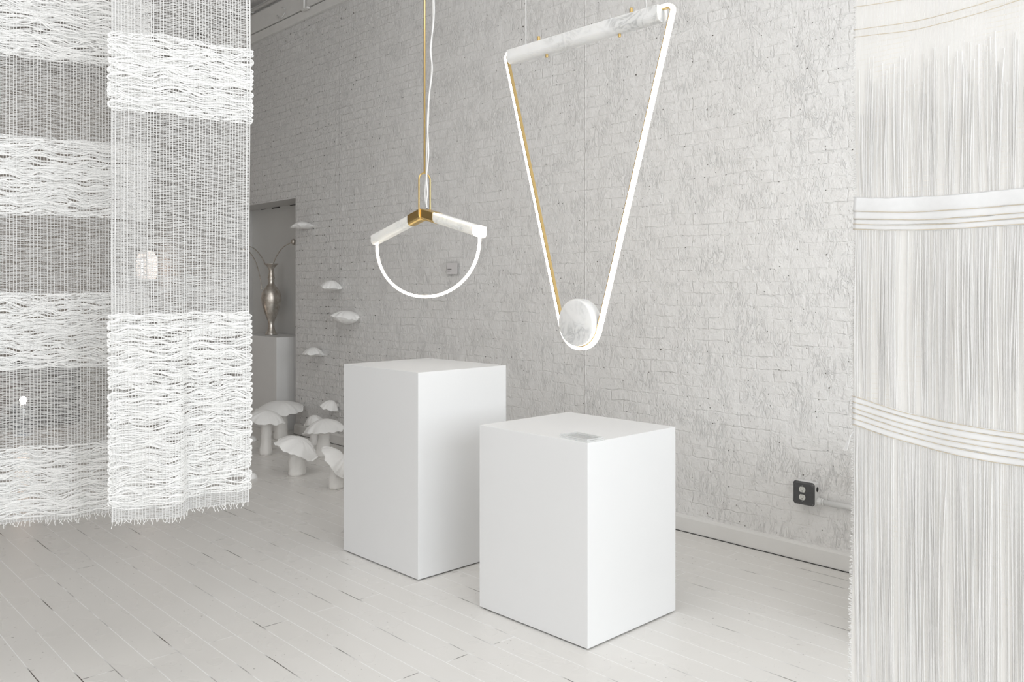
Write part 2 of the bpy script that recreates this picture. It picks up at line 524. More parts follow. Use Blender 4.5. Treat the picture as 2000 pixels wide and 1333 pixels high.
        if uv is not None:
            ul = me.uv_layers.new(name='UVMap'); ul.data.foreach_set('uv', np.asarray(uv, np.float32)[L].reshape(-1))
        me.update(calc_edges=True); me.validate()
        me.materials.append(MATS[mat])
        o = bpy.data.objects.new(name, me); C.objects.link(o)
        if parent is not None: o.parent = parent
        if bevel:
            md = o.modifiers.new('bevel', 'BEVEL'); md.width = bevel; md.segments = 2; md.limit_method = 'ANGLE'
        if subsurf:
            md = o.modifiers.new('sub', 'SUBSURF'); md.levels = subsurf; md.render_levels = subsurf
        return o


def tag(o, label, cat=None, group=None):
    o['label'] = label
    if cat: o['category'] = cat
    if group: o['group'] = group
    return o


def empty(name, loc, label, cat, group=None):
    o = bpy.data.objects.new(name, None); o.empty_display_size = .05
    o.location = loc; C.objects.link(o)
    return tag(o, label, cat, group)


def struct(mb, name, mat, **kw):
    o = mb.build(name, mat, **kw); o['kind'] = 'structure'
    return o


def smooth_noise(n, cells, amp, r=rng):
    """1-D smooth random curve of n samples"""
    k = max(int(cells), 1) + 4
    c = r.normal(0, 1, k)
    x = np.linspace(0, k - 4, n); i = np.minimum(x.astype(int), k - 4); f = x - i
    p0, p1, p2, p3 = c[i], c[np.minimum(i + 1, k - 1)], c[np.minimum(i + 2, k - 1)], c[np.minimum(i + 3, k - 1)]
    return amp * ((p1 * 2 + (p2 - p0) * f + (2 * p0 - 5 * p1 + 4 * p2 - p3) * f * f + (3 * p1 - p0 - 3 * p2 + p3) * f ** 3) / 2)


# ------------------------------------------------------------------ the room
X0, X1, Y0, CEIL = -13.0, 4.0, -3.0, 4.36
RX0, RX1, RTOP, RBACK = -9.07, -7.535, 2.288, WALL_Y + .30

mb = MB().quad((X0, Y0, 0), (X1, Y0, 0), (X1, WALL_Y + .35, 0), (X0, WALL_Y + .35, 0)); struct(mb, 'floor', 'painted_floorboards')
mb = MB().quad((X0, Y0, CEIL), (X0, WALL_Y + .1, CEIL), (X1, WALL_Y + .1, CEIL), (X1, Y0, CEIL)); struct(mb, 'ceiling', 'ceiling_plaster')
# brick wall with the shallow bricked-in doorway
mb = MB()
mb.quad((RX1, WALL_Y, 0), (X1, WALL_Y, 0), (X1, WALL_Y, CEIL), (RX1, WALL_Y, CEIL))
mb.quad((X0, WALL_Y, 0), (RX0, WALL_Y, 0), (RX0, WALL_Y, CEIL), (X0, WALL_Y, CEIL))
mb.quad((RX0, WALL_Y, RTOP), (RX1, WALL_Y, RTOP), (RX1, WALL_Y, CEIL), (RX0, WALL_Y, CEIL))
mb.quad((RX1, WALL_Y, 0), (RX1, WALL_Y, RTOP), (RX1, RBACK, RTOP), (RX1, RBACK, 0))
struct(mb, 'wall_brick', 'painted_brick')
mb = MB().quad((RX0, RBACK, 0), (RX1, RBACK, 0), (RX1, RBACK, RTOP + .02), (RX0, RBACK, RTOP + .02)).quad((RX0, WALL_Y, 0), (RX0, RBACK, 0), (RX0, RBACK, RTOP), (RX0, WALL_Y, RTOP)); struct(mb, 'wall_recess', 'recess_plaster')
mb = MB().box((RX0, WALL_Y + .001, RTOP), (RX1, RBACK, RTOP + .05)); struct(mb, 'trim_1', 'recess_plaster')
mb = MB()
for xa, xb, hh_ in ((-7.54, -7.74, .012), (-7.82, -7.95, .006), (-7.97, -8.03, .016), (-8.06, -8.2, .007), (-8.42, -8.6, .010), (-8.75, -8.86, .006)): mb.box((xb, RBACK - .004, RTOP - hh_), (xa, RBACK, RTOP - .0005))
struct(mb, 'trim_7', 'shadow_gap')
mb = MB().quad((X0, Y0, 0), (X0, WALL_Y, 0), (X0, WALL_Y, CEIL), (X0, Y0, CEIL)); struct(mb, 'wall_end', 'room_plaster')


def wall_with_hole(plane, c, a0, a1, h0, h1, b0, b1, name):
    mb = MB()
    P = (lambda a, z: (c, a, z)) if plane == 'x' else (lambda a, z: (a, c, z))
    for (p, q, r, s) in ((a0, h0, 0, CEIL), (h1, a1, 0, CEIL), (h0, h1, 0, b0), (h0, h1, b1, CEIL)):
        mb.quad(P(p, r), P(q, r), P(q, s), P(p, s))
    return struct(mb, name, 'room_plaster')


wall_with_hole('x', X1, Y0, WALL_Y, -2.4, 3.1, .75, 3.55, 'wall_street')
wall_with_hole('y', Y0, X0, X1, -4.9, -.3, .85, 3.55, 'wall_side')
mb = MB()
for y in (-2.4, -.57, 1.25, 3.04): mb.box((X1 - .02, y, .75), (X1 + .06, y + .06, 3.55))
for z in (.75, 2.75, 3.49): mb.box((X1 - .02, -2.4, z), (X1 + .06, 3.1, z + .06))
struct(mb, 'window_1', 'trim_paint')
mb = MB()
for x in (-4.9, -3.37, -1.83, -.36): mb.box((x, Y0 - .06, .85), (x + .06, Y0 + .02, 3.55))
for z in (.85, 3.49): mb.box((-4.9, Y0 - .06, z), (-.3, Y0 + .02, z + .06))
struct(mb, 'window_2', 'trim_paint')  # unseen frame, placed to match the added side fill
# unseen boxed-in ledge, added to shade the foot of the wall by the outlet
mb = MB().box((-1.45, WALL_Y - .85, 0), (X1 - .02, WALL_Y, .74)); struct(mb, 'added_ledge', 'trim_paint', bevel=.004)

# baseboard
mb = MB()
sec = [(0, .002), (.018, .002), (.018, .080), (.012, .092), (0, .096)]
for (xa, xb) in ((RX1 + .0, -1.45), (X0, RX0)):
    v = [(x, WALL_Y - d, z) for x in (xa, xb) for d, z in sec]
    k = len(sec)
    mb.add(v, [(j, (j + 1) % k, (j + 1) % k + k, j + k) for j in range(k)]); mb.ngon(v[:k][::-1]); mb.ngon(v[k:])
struct(mb, 'baseboard_brick', 'trim_paint')
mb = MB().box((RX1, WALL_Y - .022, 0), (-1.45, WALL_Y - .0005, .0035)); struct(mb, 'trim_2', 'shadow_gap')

# timber cornice along the top of the brick wall, conduit above it
mb = MB().box((X0, WALL_Y - .030, 3.972), (X1, WALL_Y, 4.056)); struct(mb, 'trim_3', 'trim_paint', bevel=.003)
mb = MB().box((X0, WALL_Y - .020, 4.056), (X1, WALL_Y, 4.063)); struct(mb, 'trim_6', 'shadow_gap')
mb = MB().box((X0, WALL_Y - .045, 4.063), (X1, WALL_Y, 4.250)); struct(mb, 'trim_4', 'trim_paint', bevel=.003)

pc = on_y(520, 33, WALL_Y - .07)
cp = empty('ceiling_conduit', (-8.0, WALL_Y - .06, 4.285), 'thin grey painted pipe running under the ceiling along the cornice', 'pipe')
MB().tube([(X0, WALL_Y - .06, 4.285), (X1, WALL_Y - .06, 4.285)], .017, 10).build('pipe', 'conduit_paint', cp, smooth=True)
for x in (-8.33, -7.62, -6.6, -5.5):
    MB().tube([(x + .02 * math.cos(a) * .3, WALL_Y - .06 + .021 * math.cos(a), 4.285 + .021 * math.sin(a)) for a in np.linspace(0, 2 * np.pi, 13)[:-1]], .004, 6, n=(1, 0, 0), closed=True).build('strap', 'conduit_paint', cp, smooth=True)
# wire loop dangling from the cornice, and hanging rod with bracket
a = on_y(551, 14, WALL_Y - .055); b_ = on_y(556, 26, WALL_Y - .065); c_ = on_y(545, 36, WALL_Y - .055)
tag(MB().tube([a, on_y(557, 18, WALL_Y - .065), b_, on_y(551, 33, WALL_Y - .06), c_, on_y(541, 30, WALL_Y - .052)], .005, 6).build('wire_loop', 'cable_white', smooth=True), 'short curl of white wire stuck to the cornice board', 'wire')
hp = on_y(594, 16, WALL_Y - .075)
hk = empty('hanging_rod', hp, 'white rod dropping from the ceiling to a small bracket on the cornice', 'rod')
MB().tube([hp, hp + np.array([0, 0, CEIL - hp[2]])], .009, 8).build('rod', 'cable_white', hk, smooth=True)
MB().box(hp + np.array([-.06, .0, -.012]), hp + np.array([.05, .032, .010])).build('bracket', 'trim_paint', hk, bevel=.003)

# ------------------------------------------------------------------ the two white pedestals
def pedestal(name, corners, h, label):
    f, l = np.array(corners[0]), np.array(corners[1])
    ctr = np.array(corners).mean(0)
    root = empty(name, (ctr[0], ctr[1], 0), label, 'pedestal', 'white display pedestals')
    cs = np.array(corners); z0 = .006
    mb = MB(); v = [(x, y, z0) for x, y in cs] + [(x, y, h) for x, y in cs]
    mb.add(v, [(0, 1, 2, 3)[::-1], (4, 5, 6, 7)] + [(i, (i + 1) % 4, (i + 1) % 4 + 4, i + 4) for i in range(4)])
    mb.build('body', 'pedestal_paint', root, bevel=.0015)
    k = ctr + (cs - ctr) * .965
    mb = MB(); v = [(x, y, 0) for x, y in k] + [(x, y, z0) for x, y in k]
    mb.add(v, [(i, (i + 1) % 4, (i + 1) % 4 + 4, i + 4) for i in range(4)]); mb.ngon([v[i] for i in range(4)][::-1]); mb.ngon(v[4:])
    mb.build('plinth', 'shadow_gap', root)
    return root, ctr


def rect(front, right, left):
    f, r, l = map(np.array, (front, right, left)); return [f, r, r + l - f, l]


ped2, c2 = pedestal('display_pedestal', rect((-2.238, 2.472), (-2.251, 3.053), (-2.865, 2.458)), .804, 'shorter white box pedestal in front, under the long V-shaped light')
ped1, c1 = pedestal('display_pedestal', rect((-3.324, 2.465), (-3.336, 3.047), (-3.984, 2.460)), 1.001, 'taller white box pedestal standing behind the shorter one')

# clear acrylic sign block on the nearer pedestal
g = [on_z(1146.8, 864.5, .806), on_z(1180, 859.5, .806), on_z(1127, 848, .806), on_z(1093.5, 853.5, .806)]
g[2] = g[1] + g[3] - g[0]
gc = sum(g) / 4
ab = empty('acrylic_sign_block', (gc[0], gc[1], .804), 'small clear acrylic sign block lying at the front corner of the shorter pedestal', 'sign holder')
for nm, za, zb, sh in (('base_plate', .8045, .8105, 1.0), ('cover_plate', .8118, .8168, .97)):
    mb = MB(); q = [gc + (p - gc) * sh for p in g]
    v = [(p[0], p[1], za) for p in q] + [(p[0], p[1], zb) for p in q]
    mb.add(v, [(3, 2, 1, 0), (4, 5, 6, 7)] + [(i, (i + 1) % 4, (i + 1) % 4 + 4, i + 4) for i in range(4)])
    pl = mb.build(nm, 'clear_acrylic', ab)
    mb = MB(); v = [(p[0] + (p[0] - gc[0]) * .004, p[1] + (p[1] - gc[1]) * .004, z_) for z_ in (za, zb) for p in q]
    mb.add(v, [(i, (i + 1) % 4, (i + 1) % 4 + 4, i + 4) for i in range(4)])
    mb.build('polished_edge', 'acrylic_edge', pl)
for p in g:
    q = gc + (p - gc) * .86
    MB().lathe([(.003, .8105), (.003, .8118)], (q[0], q[1], 0), 12).build('spacer', 'clear_acrylic', ab)

# ------------------------------------------------------------------ V pendant over the taller pedestal
LY = c1[1] + .0
def P1(px, py, dy=0.0): return on_y(px, py, LY + dy)


hubp = P1(829, 411)
lamp1 = empty('pendant_light', hubp, 'brass rod pendant with two stone arms over a glowing half ring', 'pendant light')
eL, eR = P1(733, 467), P1(941, 457)          # lower outer ends of the arms (arm axis)
zc = (eL[2] + eR[2]) / 2
apex = P1(828, 419); apx = np.array([(eL[0] + eR[0]) / 2, LY, apex[2]])
eL = np.array([eL[0], LY, zc]); eR = np.array([eR[0], LY, zc])


def bar_section(wd, ht, rr, n=5):
    """flat-topped bar with rounded lower corners: (a along Y, b up)"""
    pts = []
    for cx_, cz_, a0 in ((wd / 2 - rr, -ht / 2 + rr, -90), (wd / 2 - .004, ht / 2 - .004, 0), (-wd / 2 + .004, ht / 2 - .004, 90), (-wd / 2 + rr, -ht / 2 + rr, 180)):
        r_ = rr if cz_ < 0 else .004
        for k in range(n):
            a_ = math.radians(a0 + 90 * k / (n - 1)); pts.append((cx_ + r_ * math.cos(a_), cz_ + r_ * math.sin(a_)))
    return pts


def skew_bar(mb, p, q, sec):
    """bar from p to q in the XZ plane with upright end cuts"""
    k = len(sec); sl = (q[2] - p[2]) / (q[0] - p[0]); ss = math.sqrt(1 + sl * sl)
    v = [(e[0], e[1] + a_, e[2] + b__ * ss) for e in (p, q) for a_, b__ in sec]
    mb.add(v, [(j, (j + 1) % k, (j + 1) % k + k, j + k) for j in range(k)])
    mb.ngon(v[:k][::-1]); mb.ngon(v[k:])
    return mb


sec = bar_section(.062, .052, .022)
for e in (eL, eR):
    tag(skew_bar(MB(), apx, e, sec).build('arm', 'alabaster', lamp1), 'veined white stone arm')
hs = bar_section(.067, .057, .024)
mb = MB()
for e in (eL, eR):
    skew_bar(mb, apx, apx + (e - apx) * .235, hs)
tag(mb.build('hub', 'brushed_brass', lamp1, bevel=.001), 'brass sleeve joining the arms')
# glowing half ring
arcp = []
zlow = P1(831, 580)[2]
rx = (eR[0] - eL[0]) / 2 - .016
z_top = zc - .022
for a_ in np.linspace(0, math.pi, 49):
    s_ = math.sin(a_); arcp.append((apx[0] - rx * math.cos(a_) * (1 - .0 * s_), LY, z_top - (z_top - zlow) * (s_ ** .92)))
led_sec = [(.0080 * math.cos(t), .0075 * math.sin(t)) for t in np.linspace(0, 2 * np.pi, 13)[:-1]]
tag(MB().sweep(arcp, led_sec, (0, 1, 0)).build('light_tube', 'led_strip', lamp1, smooth=True), 'glowing white light tube')
# light caps at the arm ends
tag(skew_bar(MB(), eR, eR + (apx - eR) * .075, bar_section(.0630, .0530, .022)).build('end_cap', 'led_strip', lamp1), 'glowing end of the right arm')
# light channel along the upper edge of the right arm
e_ = apx + (eR - apx) * .26
up_ = np.array([0, -.0305, .0265]); MBs = MB()
MBs.tube([e_ + up_, eR + up_], .0038, 6)
tag(MBs.build('light_channel', 'led_strip', lamp1), 'glowing upper edge of the right arm')
# brass link standing across the hub, and the rod
lt = P1(831, 337)[2]; lb = apx[2] - .032
lw = .037
pts = []
for k in range(13):
    a_ = math.pi * k / 12; pts.append((apx[0], LY - lw * math.cos(a_), lt - lw - .003 + lw * math.sin(a_)))
for k in range(13):
    a_ = math.pi * k / 12; pts.append((apx[0], LY + lw * math.cos(a_), lb + lw * .75 - lw * .75 * math.sin(a_)))
MB().tube(pts, .0045, 8, n=(1, 0, 0), closed=True).build('link', 'brushed_brass', lamp1, smooth=True)
MB().tube([(apx[0], LY, lt - .003), (apx[0], LY, CEIL)], .0052, 10).build('rod', 'brushed_brass', lamp1, smooth=True)
MB().lathe([(.05, CEIL - .02), (.05, CEIL)], (apx[0], LY, 0), 32).build('canopy', 'brushed_brass', lamp1)
for k in (0, 1):
    P = [(845 + 2 * k, -60), (846 + 1.5 * k, 30), (842 - k, 95), (843 + k, 135), (838, 190), (836 - k, 245), (833 + 4 * k, 300), (832 + k, 345), (830 + 5 * k, 375), (831 + 2 * k, 395), (834, 407)]
    pts = [P1(x, y, .012 * (1 - k) - .004) for x, y in P]
    pts = [(pts[0][0], pts[0][1], CEIL)] + pts
    p = np.array(pts)
    u = np.linspace(0, 1, len(p)); uu = np.linspace(0, 1, 90)
    # smooth through the points
    tt = np.clip(uu * (len(p) - 1), 0, len(p) - 1.0001); i = tt.astype(int); fq = tt - i
    g_ = lambda j: p[np.clip(j, 0, len(p) - 1)]
    cr = .5 * (2 * g_(i) + (g_(i + 1) - g_(i - 1)) * fq[:, None] + (2 * g_(i - 1) - 5 * g_(i) + 4 * g_(i + 1) - g_(i + 2)) * (fq ** 2)[:, None] + (3 * g_(i) - g_(i - 1) - 3 * g_(i + 1) + g_(i + 2)) * (fq ** 3)[:, None])
    MB().tube(cr, .0042, 8).build('cable', 'cable_white', lamp1, smooth=True)

# ------------------------------------------------------------------ long V light over the shorter pedestal
BY = c2[1] - .0
def P2(px, py, dy=0.0): return on_y(px, py, BY + dy)


bl, brt = P2(999, 110), P2(1293, 31)
zb = (bl[2] + brt[2]) / 2
dc = P2(1132, 630); dz = dc[2]; DR = .103
lamp2 = empty('strap_light', (dc[0], BY, dz), 'long V-shaped light strap slung from a marble bar around a marble disc', 'pendant light')
mb = MB()
bsec = bar_section(.064, .064, .027, 7)
k = len(bsec)
xs = np.linspace(bl[0], brt[0], 2)
skew_bar(mb, np.array([bl[0], BY, zb]), np.array([brt[0], BY, zb]), bsec)
tag(mb.build('marble_bar', 'marble_white', lamp2), 'white marble bar')
mb = MB()
T = .030
prof = [(0, -T), (DR - .010, -T), (DR - .003, -T + .003), (DR, -T + .010), (DR, T - .010), (DR - .003, T - .003), (DR - .010, T), (0, T)]
a = np.arange(64) * 2 * np.pi / 64
ring = np.stack([[(dc[0] + r_ * math.cos(t), BY + y_, dz + r_ * math.sin(t)) for t in a] for r_, y_ in prof[1:-1]])
m_, n_ = ring.shape[:2]
i = np.arange(m_ - 1)[:, None]; j = np.arange(n_)[None]; j2 = (j + 1) % n_
mb.add(ring.reshape(-1, 3), np.stack([i * n_ + j, (i + 1) * n_ + j, (i + 1) * n_ + j2, i * n_ + j2], -1).reshape(-1, 4))
mb.poly.append(list(range(n_))); mb.poly.append([(m_ - 1) * n_ + q for q in range(n_)][::-1])
od = mb.build('disc', 'marble_white', lamp2, smooth=True); tag(od, 'round grey-veined marble disc')
md = od.modifiers.new('n', 'EDGE_SPLIT'); md.split_angle = math.radians(50)
# the strap: over the bar ends, down both sides, round the disc
tl, tr_ = np.array([P2(989, 106)[0], zb + .012]), np.array([P2(1311, 24)[0], zb + .030])
RS = DR + .0046


def tangent(pt, s):
    """point where the straight strap meets the disc circle"""
    d = pt - np.array([dc[0], dz]); L_ = np.hypot(*d); base = math.atan2(d[1], d[0]); off = math.acos(RS / L_)
    return base + s * off


aL, aR = tangent(tl, 1), tangent(tr_, -1)
path = []
rcorner = .020
# right end: from the bar out, over a rounded corner, then down
path += [(brt[0] - .004, zb + .022), (tr_[0] - rcorner, zb + .022)]
for t in np.linspace(90, 10, 8):
    path.append((tr_[0] - rcorner + rcorner * math.cos(math.radians(t)), zb + .022 - rcorner + rcorner * math.sin(math.radians(t))))
pe = np.array([dc[0] + RS * math.cos(aR), dz + RS * math.sin(aR)]); ps = np.array(path[-1])
path += [tuple(ps + (pe - ps) * t) for t in np.linspace(.03, 1, 20)]
a0, a1 = aR, aL - 2 * math.pi
if a1 < a0 - 2 * math.pi: a1 += 2 * math.pi
for t in np.linspace(a0, a1, 40)[1:]:
    path.append((dc[0] + RS * math.cos(t), dz + RS * math.sin(t)))
ps = np.array(path[-1]); pe = tl
path += [tuple(ps + (pe - ps) * t) for t in np.linspace(.05, 1, 20)]
path += [(tl[0] + .006, zb + .018), (bl[0] + .003, zb + .018)]
pp = [(x, BY + .005, z) for x, z in path]
hw = .009
tag(MB().sweep(pp, [(-hw, -.014), (-hw, .0), (hw, .0), (hw, -.014)], (0, 1, 0)).build('light_strip', 'led_strip', lamp2), 'glowing white light strip')
MB().sweep(pp, [(-hw, .0004), (-hw, .0044), (hw, .0044), (hw, .0004)], (0, 1, 0)).build('brass_backing', 'brushed_brass', lamp2)
for px in (1027, 1262):
    x = P2(px, 60)[0]
    MB().tube([(x, BY, zb + .03), (x, BY, CEIL)], .0028, 6).build('suspension_wire', 'cable_white', lamp2, smooth=True)
for px, py in ((1052, 75), (1233, 25)):
    x = P2(px, py)[0]
    MB().lathe([(.0075, zb + .03), (.0075, zb + .060), (.006, zb + .062)], (x, BY, 0), 16).build('top_pin', 'brushed_brass', lamp2, smooth=False)
for px, py in ((1068, 101), (1210, 64)):
    x = P2(px, py)[0]
    MB().lathe([(.006, zb - .045), (.0065, zb - .043), (.0065, zb - .031)], (x, BY, 0), 16).build('bottom_pin', 'brushed_brass', lamp2, smooth=False)

# ------------------------------------------------------------------ wall label, outlet
lp = on_y(884, 525, WALL_Y - .01)
wl = empty('wall_label', (lp[0], WALL_Y - .002, lp[2]), 'small square clear holder with a printed card, on the brick wall', 'wall label')
s = .078
mb = MB().box((lp[0] - s, WALL_Y - .014, lp[2] - .055), (lp[0] + s, WALL_Y - .002, lp[2] + .055))
mb.build('holder', 'clear_acrylic', wl, bevel=.001)
MB().box((lp[0] - s + .014, WALL_Y - .0165, lp[2] - .043), (lp[0] + s - .014, WALL_Y - .0142, lp[2] + .043)).build('card', 'card_paper', wl); card = C.objects['card']
mb = MB(); x = lp[0] - s + .025
for wdt in (.007, .004, .006, .005, .007, .005, .006):
    mb.box((x, WALL_Y - .0172, lp[2] - .008), (x + wdt, WALL_Y - .0166, lp[2] - .0015)); x += wdt + .0012
mb.build('heading', 'print_ink', card)
mb = MB()
for k, ln in enumerate((.026, .030)):
    x = lp[0] - s + .025; xe = x + ln
    while x < xe:
        mb.box((x, WALL_Y - .0172, lp[2] - .017 - .008 * k), (x + .004, WALL_Y - .0166, lp[2] - .0135 - .008 * k)); x += .0055
mb.build('small_print', 'print_ink_pale', card)

o0, o1 = on_y(1549.5, 942, WALL_Y - .055), on_y(1590, 985, WALL_Y - .055)
xc, zc_ = -2.195, .362
HB = .058
ob = empty('wall_outlet', (xc, WALL_Y, zc_), 'grey surface-mounted outlet box with two sockets, low on the brick wall', 'outlet')
yf = WALL_Y - .054
MB().box((xc - HB, yf, zc_ - HB + .002), (xc + HB, WALL_Y, zc_ + HB - .002)).build('box', 'conduit_paint', ob, bevel=.004)
# cover with clipped corners and a raised field
def cover_ring(h, cl, y): return [(xc + sx * (h - (cl if k else 0)), y, zc_ + sz * (h - (0 if k else cl))) for sx, sz, ks in ((1, -1, (1, 0)), (1, 1, (0, 1)), (-1, 1, (1, 0)), (-1, -1, (0, 1))) for k in ks]


mb = MB(); r0, r1, r2 = cover_ring(HB + .001, .010, yf - .0005), cover_ring(HB + .001, .010, yf - .003), cover_ring(HB - .008, .012, yf - .010)
mb.add(r0 + r1 + r2, [(i, (i + 1) % 8, (i + 1) % 8 + 8, i + 8) for i in range(8)] + [(i + 8, (i + 1) % 8 + 8, (i + 1) % 8 + 16, i + 16) for i in range(8)])
mb.ngon(r2)
mb.build('cover', 'outlet_plate', ob)
for dz_ in (.0195, -.0195):
    pts = []
    R_ = .0172
    for t in np.linspace(0, 2 * np.pi, 40)[:-1]:
        pts.append((R_ * math.cos(t), max(-.0135, min(.0135, R_ * math.sin(t)))))
    mb = MB(); yy = yf - .0102
    A_ = [(xc - .004 + a_, yy, zc_ + dz_ + b__) for a_, b__ in pts]; B_ = [(p[0], yy - .003, p[2]) for p in A_]
    n_ = len(A_); mb.add(A_ + B_, [(i, (i + 1) % n_, (i + 1) % n_ + n_, i + n_) for i in range(n_)]); mb.ngon(B_)
    so = tag(mb.build('socket', 'outlet_plastic', ob), 'pale plastic socket face')
    mb = MB(); y3 = yy - .0034
    mb.box((xc - .004 - .0075, y3, zc_ + dz_ - .002), (xc - .004 - .0050, yy - .0028, zc_ + dz_ + .007))
    mb.box((xc - .004 + .0050, y3, zc_ + dz_ - .001), (xc - .004 + .0072, yy - .0028, zc_ + dz_ + .006))
    mb.ngon([(xc - .004 + .0028 * math.cos(t), y3, zc_ + dz_ - .0075 + .003 * math.sin(t)) for t in np.linspace(0, 2 * np.pi, 13)[:-1]])
    v_ = mb.build('slots', 'outlet_dark', so)
for sx, sz in ((1, 1), (1, -1), (-.07, .78), (-.07, -.78)):
    cx_, cz_ = xc + sx * (HB - .009), zc_ + sz * (HB - .009)
    mb = MB(); ring = [(cx_ + .004 * math.cos(t), 0, cz_ + .004 * math.sin(t)) for t in np.linspace(0, 2 * np.pi, 13)[:-1]]
    yo = yf - (.010 if abs(sx) < .5 else .0035)
    A_ = [(p[0], yo, p[2]) for p in ring]; B_ = [(p[0], yo - .0025, p[2]) for p in ring]
    mb.add(A_ + B_, [(i, (i + 1) % 12, (i + 1) % 12 + 12, i + 12) for i in range(12)]); mb.ngon(B_)
    mb.build('screw', 'screw_metal', ob)
tag(MB().ngon([(xc + HB + .0006, WALL_Y - .028 + .011 * math.cos(t), zc_ + .024 + .013 * math.sin(t)) for t in np.linspace(0, 2 * np.pi, 21)[:-1]]).build('knockout_hole', 'outlet_dark', ob), 'open black knockout hole')
cd = empty('wall_conduit', (xc + HB, WALL_Y - .022, zc_ - .035), 'white painted conduit running right from the outlet box', 'conduit')
MB().tube([(xc + HB + .0005, WALL_Y - .022, zc_ - .035), (-1.452, WALL_Y - .022, zc_ - .035)], .0135, 14).build('pipe', 'conduit_paint', cd, smooth=True)
MB().tube([(xc + HB + .001, WALL_Y - .022, zc_ - .035), (xc + HB + .024, WALL_Y - .022, zc_ - .035)], [.018, .018], 8).build('connector', 'conduit_paint', cd)
MB().tube([(xc + HB + .026, WALL_Y - .022, zc_ - .035), (xc + HB + .034, WALL_Y - .022, zc_ - .035)], [.0165, .0165], 14).build('lock_ring', 'conduit_paint', cd)

# ------------------------------------------------------------------ recess: grey plinth, silver vase
np_ = empty('niche_plinth', (-8.255, 4.215, 0), 'grey-white plinth set in the doorway recess under the silver vase', 'plinth')
MB().box((-8.75, 4.03, 0), (-7.76, 4.40, .929)).build('body', 'grey_plinth_paint', np_, bevel=.002)

vc = np.array([-8.27, 4.235, .929])
vase = empty('silver_vase', vc, 'tall slim silver vase with looping wire handles, on the plinth in the recess', 'vase')
prof = [(.058, 0), (.062, .004), (.060, .012), (.044, .035), (.034, .07), (.030, .11), (.033, .135), (.046, .17), (.066, .22), (.086, .285), (.099, .345), (.102, .39), (.096, .43), (.080, .465), (.055, .50),
        (.036, .525), (.028, .545), (.034, .56), (.030, .575), (.040, .592), (.030, .61), (.033, .625), (.025, .65), (.026, .675), (.036, .70), (.056, .725), (.075, .738), (.076, .742), (.070, .742), (.03, .70), (.02, .66)]
MB().lathe(prof, vc, 56).build('body', 'silver_leaf', vase, smooth=True)


def cat(ctrl, n=40):
    p = np.array(ctrl, float); tt = np.linspace(0, len(p) - 1.0001, n); i = tt.astype(int); f_ = (tt - i)[:, None]
    g = lambda j: p[np.clip(j, 0, len(p) - 1)]
    return .5 * (2 * g(i) + (g(i + 1) - g(i - 1)) * f_ + (2 * g(i - 1) - 5 * g(i) + 4 * g(i + 1) - g(i + 2)) * f_ ** 2 + (3 * g(i) - g(i - 1) - 3 * g(i + 1) + g(i + 2)) * f_ ** 3)


VY = vc[1]
ball = on_y(573.5, 473, VY - .03)
hr = cat([on_y(533, 517, VY), on_y(541, 499, VY - .01), on_y(552, 484, VY - .02), on_y(563, 477, VY - .025), on_y(570, 474, VY - .03)])
h1 = MB().tube(hr, .0055, 8).build('handle', 'silver_leaf', vase, smooth=True)
mb = MB(); sph = [(.030 * math.sin(t), -.030 * math.cos(t)) for t in np.linspace(0.02, math.pi - .02, 15)]
mb.lathe(sph, ball, 24).build('ball', 'silver_leaf', vase, smooth=True)
hl = cat([on_y(518, 517, VY), on_y(511, 503, VY), on_y(500, 489, VY), on_y(488, 482, VY), on_y(478, 486, VY)])
MB().tube(hl, .0055, 8).build('handle', 'silver_leaf', vase, smooth=True)
ball2 = on_y(476, 488, VY)
MB().lathe(sph, ball2, 24).build('ball', 'silver_leaf', vase, smooth=True)
hl2 = cat([on_y(478, 487, VY), on_y(488, 494, VY), on_y(499, 511, VY), on_y(507, 538, VY), on_y(511.5, 566, VY)])
MB().tube(hl2, .0055, 8).build('handle', 'silver_leaf', vase, smooth=True)


